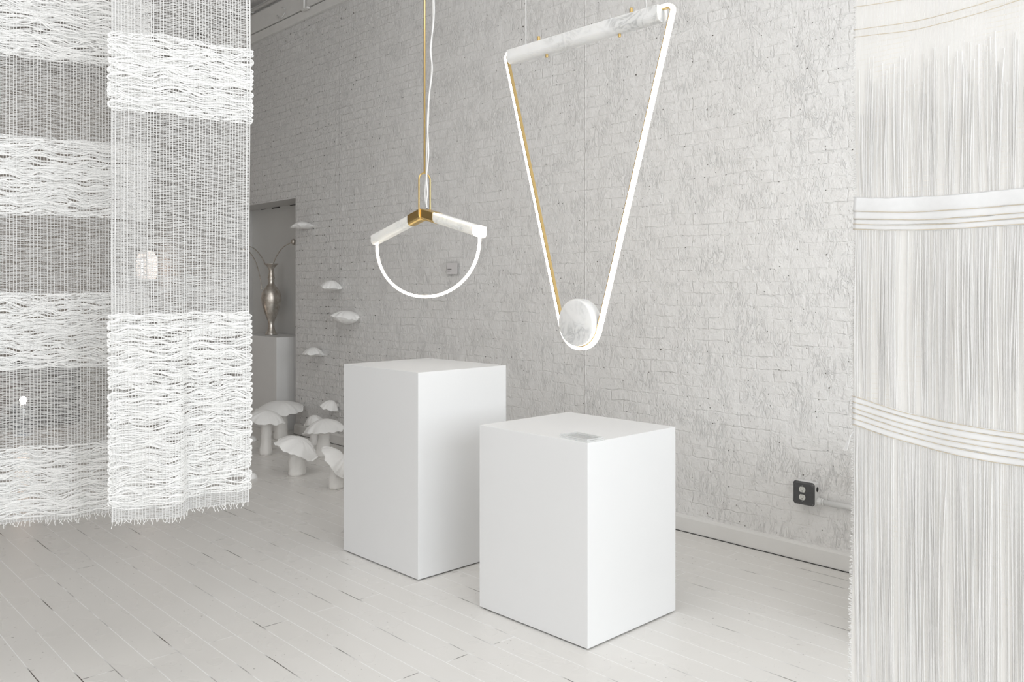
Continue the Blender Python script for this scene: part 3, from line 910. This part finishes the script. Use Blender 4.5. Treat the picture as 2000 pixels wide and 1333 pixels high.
# ------------------------------------------------------------------ sewn fabric mushrooms
def puff(mb, ctr, rx, ry, up, dn, tilt=(0, 0), ruffle=.06, seed=0, rot=0.0, droop=0.0):
    """stuffed cap: two domes meeting in a crimped, wavy seam"""
    r = np.random.default_rng(seed)
    nt_, nr = 96, 16
    th = np.arange(nt_) * 2 * np.pi / nt_
    per = lambda amp, ks: sum(amp / k ** .5 * np.cos(k * th + r.uniform(0, 6.28)) * r.uniform(.5, 1) for k in ks)
    edge = 1 + per(ruffle * 1.25, (2, 3, 5, 7)) + per(ruffle * .75, (11, 14, 19))
    wave = per(ruffle * 1.7, (2, 3, 5)) + per(ruffle * 1.0, (8, 11, 15))
    crease = per(1.0, (6, 9, 13, 17))
    dent = per(.7, (1, 2, 3))
    V = []; Q = []
    rr = np.sin(np.linspace(0, math.pi / 2, nr + 1))
    def surf(sgn, h):
        rows = []
        for q in rr:
            dome = (1 - q ** 2.0) ** .80
            z = sgn * h * dome * (1 + .19 * crease * q ** 1.4 + .22 * dent * q) + wave * rx * q ** 3 - droop * rx * q ** 2
            e = 1 + (edge - 1) * q
            rows.append(np.stack([rx * q * e * np.cos(th), ry * q * e * np.sin(th), z], -1))
        return np.array(rows)
    top, bot = surf(1, up), surf(-1, dn)
    cr, sr = math.cos(rot), math.sin(rot)
    R_ = Matrix.Rotation(tilt[0], 3, Vector(RT)) @ Matrix.Rotation(tilt[1], 3, Vector(FW)) @ Matrix.Rotation(rot, 3, 'Z')
    R_ = np.array(R_)
    for rows, flip in ((top, False), (bot, True)):
        v = rows.reshape(-1, 3) @ R_.T + np.asarray(ctr)
        i = np.arange(nr)[:, None]; j = np.arange(nt_)[None]; j2 = (j + 1) % nt_
        q = np.stack([i * nt_ + j, (i + 1) * nt_ + j, (i + 1) * nt_ + j2, i * nt_ + j2], -1).reshape(-1, 4)
        if flip: q = q[:, ::-1]
        mb.add(v, q)
    # crimped seam fringe
    lip = top[-1] * np.array([1, 1, 1]); out = lip * np.array([1.07, 1.07, 1]) + np.array([0, 0, 1]) * (per(.05, (9, 14, 21)) * rx)[:, None]
    v = np.concatenate([lip, out]) @ R_.T + np.asarray(ctr)
    j = np.arange(nt_); j2 = (j + 1) % nt_
    mb.add(v, np.stack([j, j + nt_, j2 + nt_, j2], -1))
    return mb


def stem(mb, base, top, r0, r1, seed):
    r = np.random.default_rng(seed); n = 14
    u = np.linspace(0, 1, n)
    ctr = np.array(base) + (np.array(top) - np.array(base)) * u[:, None]
    rad = (r0 + (r1 - r0) * u) * (1 + .06 * np.sin(u * 9 + seed)) ; rad[0] *= .90; rad[1] *= 1.0
    a = np.arange(28) * 2 * np.pi / 28
    lump = 1 + .05 * np.cos(3 * a + seed) + .04 * np.cos(5 * a + 2 * seed)
    ring = ctr[:, None] + (rad[:, None] * lump[None])[..., None] * np.stack([np.cos(a), np.sin(a), 0 * a], -1)[None]
    ring += r.normal(0, .0022, ring.shape) * np.array([1, 1, 0])
    i = np.arange(n - 1)[:, None]; j = np.arange(28)[None]; j2 = (j + 1) % 28
    b = mb.n
    mb.add(ring.reshape(-1, 3), np.stack([i * 28 + j, i * 28 + j2, (i + 1) * 28 + j2, (i + 1) * 28 + j], -1).reshape(-1, 4))
    mb.poly.append([b + k for k in range(28)][::-1])
    return mb


G1 = 'sewn white mushrooms standing on the floor'
# base px, cap centre px, cap half-width px, cap thickness up/down px, tilt (towards right = +), stem half width px
floor_mush = [
    ((518.8, 889), (521, 817), 38, 14, 7, .20, 11.0, 9.0, 'slim-stemmed sewn white mushroom nearest the hanging, tallest of the floor group'),
    ((549, 858), (548, 797), 43, 13, 8, .04, 14.0, 11.0, 'wide-capped white mushroom right below the grey plinth, behind the slim one'),
    ((579, 928), (580, 874), 43, 19, 11, .40, 17.5, 15.5, 'front white mushroom with a broad tilted cap on a thick short stem'),
    ((655.5, 955), (656, 903), 37, 19, 10, .95, 14.5, 10.5, 'white mushroom with steeply drooping cap, half hidden by the taller pedestal'),
    ((630, 892), (634, 836), 40, 16, 10, -.05, 13.0, 10.5, 'white mushroom with pointed cap touching the taller pedestal edge'),
    ((613.5, 871), (614, 825), 20, 14, 8, -.20, 8.0, 7.0, 'small white mushroom tucked behind the pointed-cap one'),
]
for k, (bp_, cp_, hw_, up_, dn_, tl_, s0, s1, lab) in enumerate(floor_mush):
    b = on_z(*bp_); t = float((b - EYE_P) @ FW); px2m = t / F_PX
    cap = EYE_P + ray(*cp_) * (t + .0)
    ms = empty('fabric_mushroom', (b[0], b[1], 0), lab, 'mushroom sculpture', G1)
    rx_ = hw_ * px2m
    stem(MB(), (b[0], b[1], .0), (cap[0], cap[1], cap[2] - dn_ * px2m * .3), s0 * px2m, s1 * px2m, k + 1).build('stem', 'fabric_stem', ms, smooth=True)
    puff(MB(), cap, rx_, rx_ * .92, up_ * px2m, dn_ * px2m, (0.10, tl_), .055, 20 + k, rot=k * 1.3, droop=.06).build('cap', 'fabric_white', ms, smooth=True)
for k, (px, py, r_) in enumerate(((489.5, 862, 12), (489.5, 935, 13))):
    b = on_z(px, py); t = float((b - EYE_P) @ FW); rr_ = r_ * t / F_PX
    prof = [(rr_ * math.cos(a_), .92 * rr_ * math.sin(a_)) for a_ in np.linspace(0, math.pi / 2 - .01, 12)]
    tag(MB().lathe(prof, (b[0], b[1], 0), 36).build('white_dome', 'fabric_white', smooth=True),
        ('smooth white dome on the floor by the hanging edge, the farther one', 'smooth white dome on the floor by the hanging edge, the nearer one')[k], 'dome', 'white domes on the floor')

G2 = 'sewn white shelf mushrooms on the wall'
wall_mush = [
    ((590, 441), 22, 8, 6, 'pale puffy shelf mushroom beside the recess opening, topmost of the wall five'),
    ((648, 558), 22, 10, 8, 'pinched white shelf mushroom on the wall, second from the top'),
    ((675, 620), 30, 13, 13, 'largest puffy white shelf mushroom, just above the taller pedestal'),
    ((612, 688), 21, 9, 7, 'thin curved white shelf mushroom on the wall left of the pedestal top'),
    ((645, 793), 19, 11, 8, 'ruffled white shelf mushroom lowest on the wall, over the floor mushrooms'),
]
for k, (cp_, hw_, up_, dn_, lab) in enumerate(wall_mush):
    p = on_y(cp_[0], cp_[1], WALL_Y - .085); t = float((p - EYE_P) @ FW); px2m = t / F_PX
    rx_ = hw_ * px2m
    ws = empty('shelf_mushroom', (p[0], WALL_Y, p[2]), lab, 'mushroom sculpture', G2)
    puff(MB(), p, rx_, rx_ * .95, up_ * px2m, dn_ * px2m, (0.0, (.0, .12, .10, .05, .30)[k]), .07, 50 + k, rot=k * 2.1, droop=(.05, .2, .0, .18, .3)[k]).build('cap', 'fabric_white', ws, smooth=True)
    MB().tube([(p[0], WALL_Y - .075, p[2] - .004), (p[0], WALL_Y, p[2] - .004)], [.02, .018], 10).build('peg', 'fabric_stem', ws, smooth=True)


# ------------------------------------------------------------------ woven hangings
class Cloth:
    def __init__(self, left_px, dl, W, du, z_bot, z_top, fold, start=0.0):
        o = at_depth(left_px, HORIZON, dl)
        self.u = RT * math.sin(du) + FW * math.cos(du)
        self.n = RT * math.cos(du) * -1 + FW * math.sin(du)      # away from the camera
        self.o = np.array([o[0], o[1], 0.0]) + self.u * start
        self.W, self.zb, self.zt, self.fold = W, z_bot, z_top, fold

    def P(self, s, z, off=0.0):
        s = np.asarray(s, float); z = np.asarray(z, float)
        s, z = np.broadcast_arrays(s, z)
        d = self.fold(s / self.W, z) + off
        return self.o + s[..., None] * self.u + d[..., None] * self.n + z[..., None] * UP


def yarn_band(cl, z0, z1, seed, parent, pitch=.0091, mat='white_yarn', step=.0065):
    """thick slubby weft carried back and forth, looping past both selvages"""
    r = np.random.default_rng(seed)
    picks = int(round((z1 - z0) / pitch))
    ns = int(cl.W / step)
    mb = MB()
    s = np.linspace(0, cl.W, ns)
    # two-dimensional drift so neighbouring picks open and close together
    drift = np.array([smooth_noise(ns, cl.W / .05, 1.0, r) for _ in range(picks // 3 + 3)])
    zz = np.arange(picks) / 3.0
    k0 = zz.astype(int); f = (zz - k0)[:, None]
    D = drift[k0] * (1 - f) + drift[k0 + 1] * f
    own = np.array([smooth_noise(ns, cl.W / .032, 1.0, r) for _ in range(picks)])
    edge_fade = np.clip(np.minimum(s, cl.W - s) / .03, 0, 1)
    env = np.clip(np.minimum(np.arange(picks), picks - 1 - np.arange(picks)) / 2.5, .15, 1)[:, None]
    zc = z0 + (np.arange(picks)[:, None] + .5) * pitch + (D * .0062 + own * .0015) * env
    for st in range(5):
        P_, R_ = [], []
        ph = r.uniform(0, 6.28)
        sl = np.array([smooth_noise(ns, cl.W / .05, 1.0, r) for _ in range(picks)])
        tw = np.array([smooth_noise(ns, cl.W / .035, .9, r) + r.uniform(0, 6.28) for _ in range(picks)])
        spread = (.0060 * (1 + .50 * sl)).clip(.0008, .0095)
        for i in range(picks):
            ang = st * 1.257 + ph * .2 + tw[i]
            z = zc[i] + spread[i] * np.cos(ang) * .95
            off = .0028 * np.sin(ang) + (.0012 if i % 2 else -.0012)
            rad = (.00215 * (1 + .18 * sl[i])).clip(.0015, .0030)
            pts = cl.P(s, z, off)
            if i % 2: pts, rad = pts[::-1], rad[::-1]
            P_.append(pts); R_.append(rad)
            if i < picks - 1:
                right = (i % 2 == 0)
                se = cl.W if right else 0.0
                za = z[-1] if right else z[0]
                zbb = zc[i + 1][-1] if right else zc[i + 1][0]
                a_ = np.linspace(-.5 * np.pi, .5 * np.pi, 7)[1:-1]
                rad_s = (.0075 + r.uniform(-.002, .004))
                lp_s = se + (1 if right else -1) * rad_s * np.cos(a_)
                lp_z = (za + zbb) / 2 + (zbb - za) / 2 * np.sin(a_) * 1.1
                P_.append(cl.P(lp_s, lp_z, off[0] + .001 * st)); R_.append(np.full(len(a_), .0026))
        mb.tube(np.concatenate(P_), np.concatenate(R_), 5, n=cl.n, caps=False)
    return mb.build('yarn_band', mat, parent, smooth=True)


def gauze(cl, spans, warp_pitch, parent, seed, bands):
    r = np.random.default_rng(seed)
    nw = int(cl.W / warp_pitch)
    mb = MB()
    zz = np.arange(cl.zb, cl.zt, .012)
    for k in range(nw + 1):
        s0 = .002 + (cl.W - .004) * k / nw + r.uniform(-.0008, .0008)
        for pair in (0,) if 1 < k < nw - 1 else (0, 1):
            s = s0 + pair * .0022 + smooth_noise(len(zz), 14, .0005, r)
            off = np.where(np.arange(len(zz)) % 2, -.0042, -.0042) * np.ones(len(zz))
            mb.tube(cl.P(s, zz, off), .00105, 4, n=cl.n, caps=False)
    mb.build('warp_threads', 'gauze_thread', parent, smooth=True)['kind'] = 'stuff'
    mb = MB()
    for (z0, z1, pitch, rad) in spans:
        z = z0
        ns = int(cl.W / .0075)
        s = np.linspace(-.001, cl.W + .001, ns)
        while z < z1:
            mb.tube(cl.P(s, z + smooth_noise(ns, cl.W / .017, .0009, r), -.002 + .001 * np.cos(np.arange(ns) * np.pi)), rad * (1 + smooth_noise(ns, cl.W / .02, .18, r)).clip(.5, 1.6), 4, n=cl.n, caps=False)
            z += pitch * r.uniform(.88, 1.12)
    mb.build('weft_threads', 'gauze_weft', parent, smooth=True)['kind'] = 'stuff'


def fringe(cl, parent, seed, pitch=.008, length=.020):
    r = np.random.default_rng(seed); mb = MB()
    s = 0.003
    while s < cl.W:
        dx = r.uniform(-.012, .012); L_ = length * r.uniform(.5, 1.3)
        t = np.linspace(0, 1, 5)
        mb.tube(cl.P(s + dx * t ** 1.5, cl.zb + .004 - L_ * t, -.003 - .004 * t * r.uniform(0, 1)), .0011, 4, n=cl.n, caps=False)
        s += pitch * r.uniform(.6, 1.3)
    mb.build('fringe', 'white_yarn', parent, smooth=True)


def hang(cl, parent):
    a, b = cl.P(-.03, cl.zt), cl.P(cl.W + .03, cl.zt)
    MB().tube([a, b], .009, 10).build('hanging_dowel', 'wood_dowel', parent, smooth=True)
    for s in (.06, cl.W - .06):
        p = cl.P(s, cl.zt)
        MB().tube([p, (p[0], p[1], CEIL)], .0015, 5).build('hanging_cord', 'cable_white', parent, smooth=True)


DU = math.radians(57.2)


def fold_front(u, z):
    low = np.clip((1.9 - z) / 1.2, 0, 1)
    step = .5 * (1 + np.tanh((u - .50) / .035))
    return .012 * np.sin(u * 7.5 + 1.0) + low * (.085 * (step - .5) - .05 * (u - .5)) + .010 * low * np.sin(u * 12 + .6) + .006 * np.sin(z * 5)


fr = Cloth(217.5, 2.75, .443, DU, .655, 2.72, fold_front)
front = empty('woven_hanging', fr.P(fr.W / 2, fr.zt), 'narrow gauze hanging with two thick white yarn bands, nearer of the left pair', 'woven hanging', 'handwoven gauze hangings')
gauze(fr, [(2.232, 2.72, .0050, .00135), (1.447, 1.980, .0050, .00135), (1.322, 1.447, .0036, .0013), (.655, .697, .0030, .0013)], .0096, front, 3, None)
yarn_band(fr, 1.980, 2.232, 5, front)
yarn_band(fr, .696, 1.322, 6, front)
fringe(fr, front, 8)
hang(fr, front)


def fold_back(u, z):
    low = np.clip((2.1 - z) / 1.4, 0, 1)
    return .016 * np.sin(u * 6.0 + .4) + low * (.045 * np.sin(u * 7.2 - .9) + .05 * np.tanh((u - .62) / .06)) - .03 * low * (u - .5)


bk = Cloth(0, 3.02, .625, DU, .572, 2.80, fold_back, start=-.14)
back = empty('woven_hanging', bk.P(bk.W / 2, bk.zt), 'gauze hanging with four white yarn bands at the left edge, behind its neighbour', 'woven hanging', 'handwoven gauze hangings')
gauze(bk, [(2.51, 2.80, .0050, .00135), (1.948, 2.232, .0050, .00135), (1.385, 1.672, .0050, .00135), (.835, 1.120, .0050, .00135), (.572, .590, .003, .0011)], .0105, back, 13, None)
for k, (a_, b__) in enumerate(((2.232, 2.51), (1.672, 1.948), (1.120, 1.385), (.588, .835))):
    yarn_band(bk, a_, b__, 31 + k, back)
fringe(bk, back, 18)
hang(bk, back)

# right hanging: silk gauze with long floating threads, parallel to the brick wall
RYP = 2.14
rl = on_y(1668, HORIZON, RYP)


class Flat(Cloth):
    def __init__(self, o, W, zb, zt, fold):
        self.o = np.array([o[0], RYP, 0.0]); self.u = np.array([1.0, 0, 0]); self.n = np.array([0, 1.0, 0])
        self.W, self.zb, self.zt, self.fold = W, zb, zt, fold


def fold_right(u, z):
    return .004 * np.sin(u * 7.0 + .8) + .002 * np.sin(u * 23 + z * 1.1) + .004 * np.sin(z * 4)


rt_ = Flat(rl, .62, .34, 2.75, fold_right)
silk = empty('silk_hanging', rt_.P(.31, 2.75), 'sheer white silk hanging with long loose threads and pleated bands, at the right edge', 'woven hanging')
# ground cloth
ns, nz = 90, 220
S = np.linspace(0, rt_.W, ns); Z = np.linspace(rt_.zb, rt_.zt, nz)
SS, ZZ = np.meshgrid(S, Z)
edge_w = .003 * np.sin(ZZ * 9) - .010 * np.clip((1.3 - ZZ), 0, 1)
V = rt_.P(SS + edge_w * (1 - SS / rt_.W), ZZ)
i = np.arange(nz - 1)[:, None]; j = np.arange(ns - 1)[None]
mb = MB(); mb.add(V.reshape(-1, 3), np.stack([i * ns + j, i * ns + j + 1, (i + 1) * ns + j + 1, (i + 1) * ns + j], -1).reshape(-1, 4))
mb.build('ground_cloth', 'silk_gauze', silk, smooth=True, uv=np.stack([SS, ZZ], -1).reshape(-1, 2))


def zpx(py, px=1672):
    return on_y(px, py, RYP)[2]


# band heights read at the left selvage, with the sag of each band across the width
def sag(kind, s):
    u = s / rt_.W
    return {'top': -.014 * np.sin(u * 5), 'mid': -.022 * u - .006 * np.sin(u * 6), 'low': -.075 * u - .012 * np.sin(u * 5)}[kind]


bands = {'top': [zpx(y) for y in (12, 57, 72)], 'mid': [zpx(y) for y in (386, 413, 428, 437, 447)], 'low': [zpx(y) for y in (775, 785, 797, 807, 818, 830)]}
sx = np.linspace(-.002, rt_.W, 70)
for kind, zs in bands.items():
    mb = MB(); st = MB()
    zs = sorted(zs)
    if kind == 'top': pairs = []
    else: pairs = list(zip(zs[:-1], zs[1:]))
    for za, zb2 in pairs:
        rr_ = (zb2 - za) / 2
        mb.tube(rt_.P(sx, (za + zb2) / 2 + sag(kind, sx) + smooth_noise(70, 9, .0012), -.004), rr_ * 1.06 * (1 + smooth_noise(70, 30, .03)), 10, n=(0, 1, 0), flat=.06)
    for z in (zs[:-1] if kind == 'mid' else zs):
        mb2 = rt_.P(sx, z + sag(kind, sx) + smooth_noise(70, 9, .0006), -.0058)
        st.tube(mb2, .0008, 5, n=(0, 1, 0))
    if pairs: mb.build('pleated_band', 'silk_tuck', silk, smooth=True)
    tag(st.build('stitching', 'cream_stitch', silk, smooth=True), 'rows of cream stitching')


def floats(z_hi, z_lo, khi, klo, seed, count, dense_top=.25):
    r = np.random.default_rng(seed); mb = MB()
    t = np.linspace(0, 1, 16)
    centres = r.uniform(0, rt_.W, count // 14)
    for k in range(count):
        s0 = r.uniform(0, rt_.W)
        c = centres[np.argmin(abs(centres - s0))]
        pull = r.uniform(.2, .85) * np.clip(1.2 - abs(c - s0) / .03, 0, 1)
        sl = s0 + (c - s0) * pull * t ** 1.3 + r.normal(0, .0022) * np.sin(t * 3.1 + r.uniform(0, 3))
        hi = z_hi + sag(khi, np.array([s0]))[0]; lo = z_lo + (sag(klo, np.array([s0]))[0] if klo else 0)
        if r.random() < .12: lo = hi + (lo - hi) * r.uniform(.6, .98)
        z = hi + (lo - hi) * t
        if khi == 'top': hi -= r.uniform(0, .16) ** 1.0
        z = hi + (lo - hi) * t
        bow = -.0025 - r.uniform(0, .0045) * np.sin(np.pi * t)
        mb.tube(rt_.P(sl, z, bow), r.uniform(.0005, .0015), 5, n=(0, 1, 0), caps=False)
    o = mb.build('float_threads', 'silk_float', silk, smooth=True); o['kind'] = 'stuff'


floats(min(bands['top']) - .05, max(bands['mid']) + .002, 'top', 'mid', 71, 260)
floats(min(bands['mid']) - .002, max(bands['low']) + .002, 'mid', 'low', 72, 320)
floats(min(bands['low']) - .002, rt_.zb + .05, 'low', None, 73, 380)
# tufted selvage
r = np.random.default_rng(91); mb = MB()
z = rt_.zb
while z < rt_.zt:
    L_ = r.uniform(.003, .010); tt = np.linspace(0, 1, 4)
    ew = .003 * math.sin(z * 9) - .010 * min(max(1.3 - z, 0), 1)
    mb.tube(rt_.P(.002 + ew - L_ * tt, z - .004 * tt * r.uniform(-1, 1.5), -.002), r.uniform(.0008, .0022), 4, n=(0, 1, 0), caps=False)
    z += r.uniform(.0016, .0042)
mb.build('selvage_tufts', 'silk_float', silk, smooth=True)
mb = MB()
for k in range(16):
    dx = r.normal(0, .5)
    pts = [on_y(1667, 843, RYP - .004), on_y(1661 + dx, 852, RYP - .006), on_y(1656 + dx * 3, 866, RYP - .007), on_y(1652 + dx * 6, 880 + r.uniform(-3, 1), RYP - .008)]
    mb.tube(cat(pts, 12), .0011, 4, n=(0, 1, 0), caps=False)
tag(mb.build('tassel', 'silk_float', silk, smooth=True), 'small white tassel on the left edge')
hang(rt_, silk)

# ------------------------------------------------------------------ far end of the room, seen through the gauze
lt = at_depth(287, 521, 10.6)
fl = empty('glass_pendant', (lt[0], lt[1], lt[2]), 'glowing glass pendant far behind the nearer gauze hanging', 'pendant light')
MB().lathe([(.02, .20), (.085, .18), (.12, .10), (.125, 0), (.12, -.10), (.10, -.15)], lt, 32, caps=False).build('glass_shade', 'shade_glow', fl, smooth=True)
MB().lathe([(.004, -.10), (.014, -.09), (.014, .08), (.004, .09)], lt - RT * .055, 16).build('bulb', 'streak_glow', fl, smooth=True)  # glowing tube stands in for the bright reflection streak on the shade
MB().tube([lt + np.array([0, 0, .19]), (lt[0], lt[1], CEIL)], .004, 6).build('cord', 'cable_white', fl, smooth=True)

gb = on_z(45, 850)
gl = empty('glass_lamp', (gb[0], gb[1], 0), 'clear glass jar lamp with a small lit bulb, on the floor behind the left hanging', 'lamp')
MB().lathe([(.09, 0), (.095, .01), (.095, .29), (.090, .30), (.085, .29), (.085, .012), (.0, .012)], (gb[0], gb[1], 0), 36).build('jar', 'clear_glass', gl, smooth=True)
MB().lathe([(.008, .012), (.008, .27), (.018, .275), (.018, .30)], (gb[0] - .0, gb[1], 0), 16).build('stem', 'steel_wire', gl, smooth=True)
MB().lathe([(.030 * math.sin(t), .335 - .038 * math.cos(t)) for t in np.linspace(.02, 3.12, 12)], (gb[0], gb[1], 0), 16).build('bulb', 'bulb_glow', gl, smooth=True)
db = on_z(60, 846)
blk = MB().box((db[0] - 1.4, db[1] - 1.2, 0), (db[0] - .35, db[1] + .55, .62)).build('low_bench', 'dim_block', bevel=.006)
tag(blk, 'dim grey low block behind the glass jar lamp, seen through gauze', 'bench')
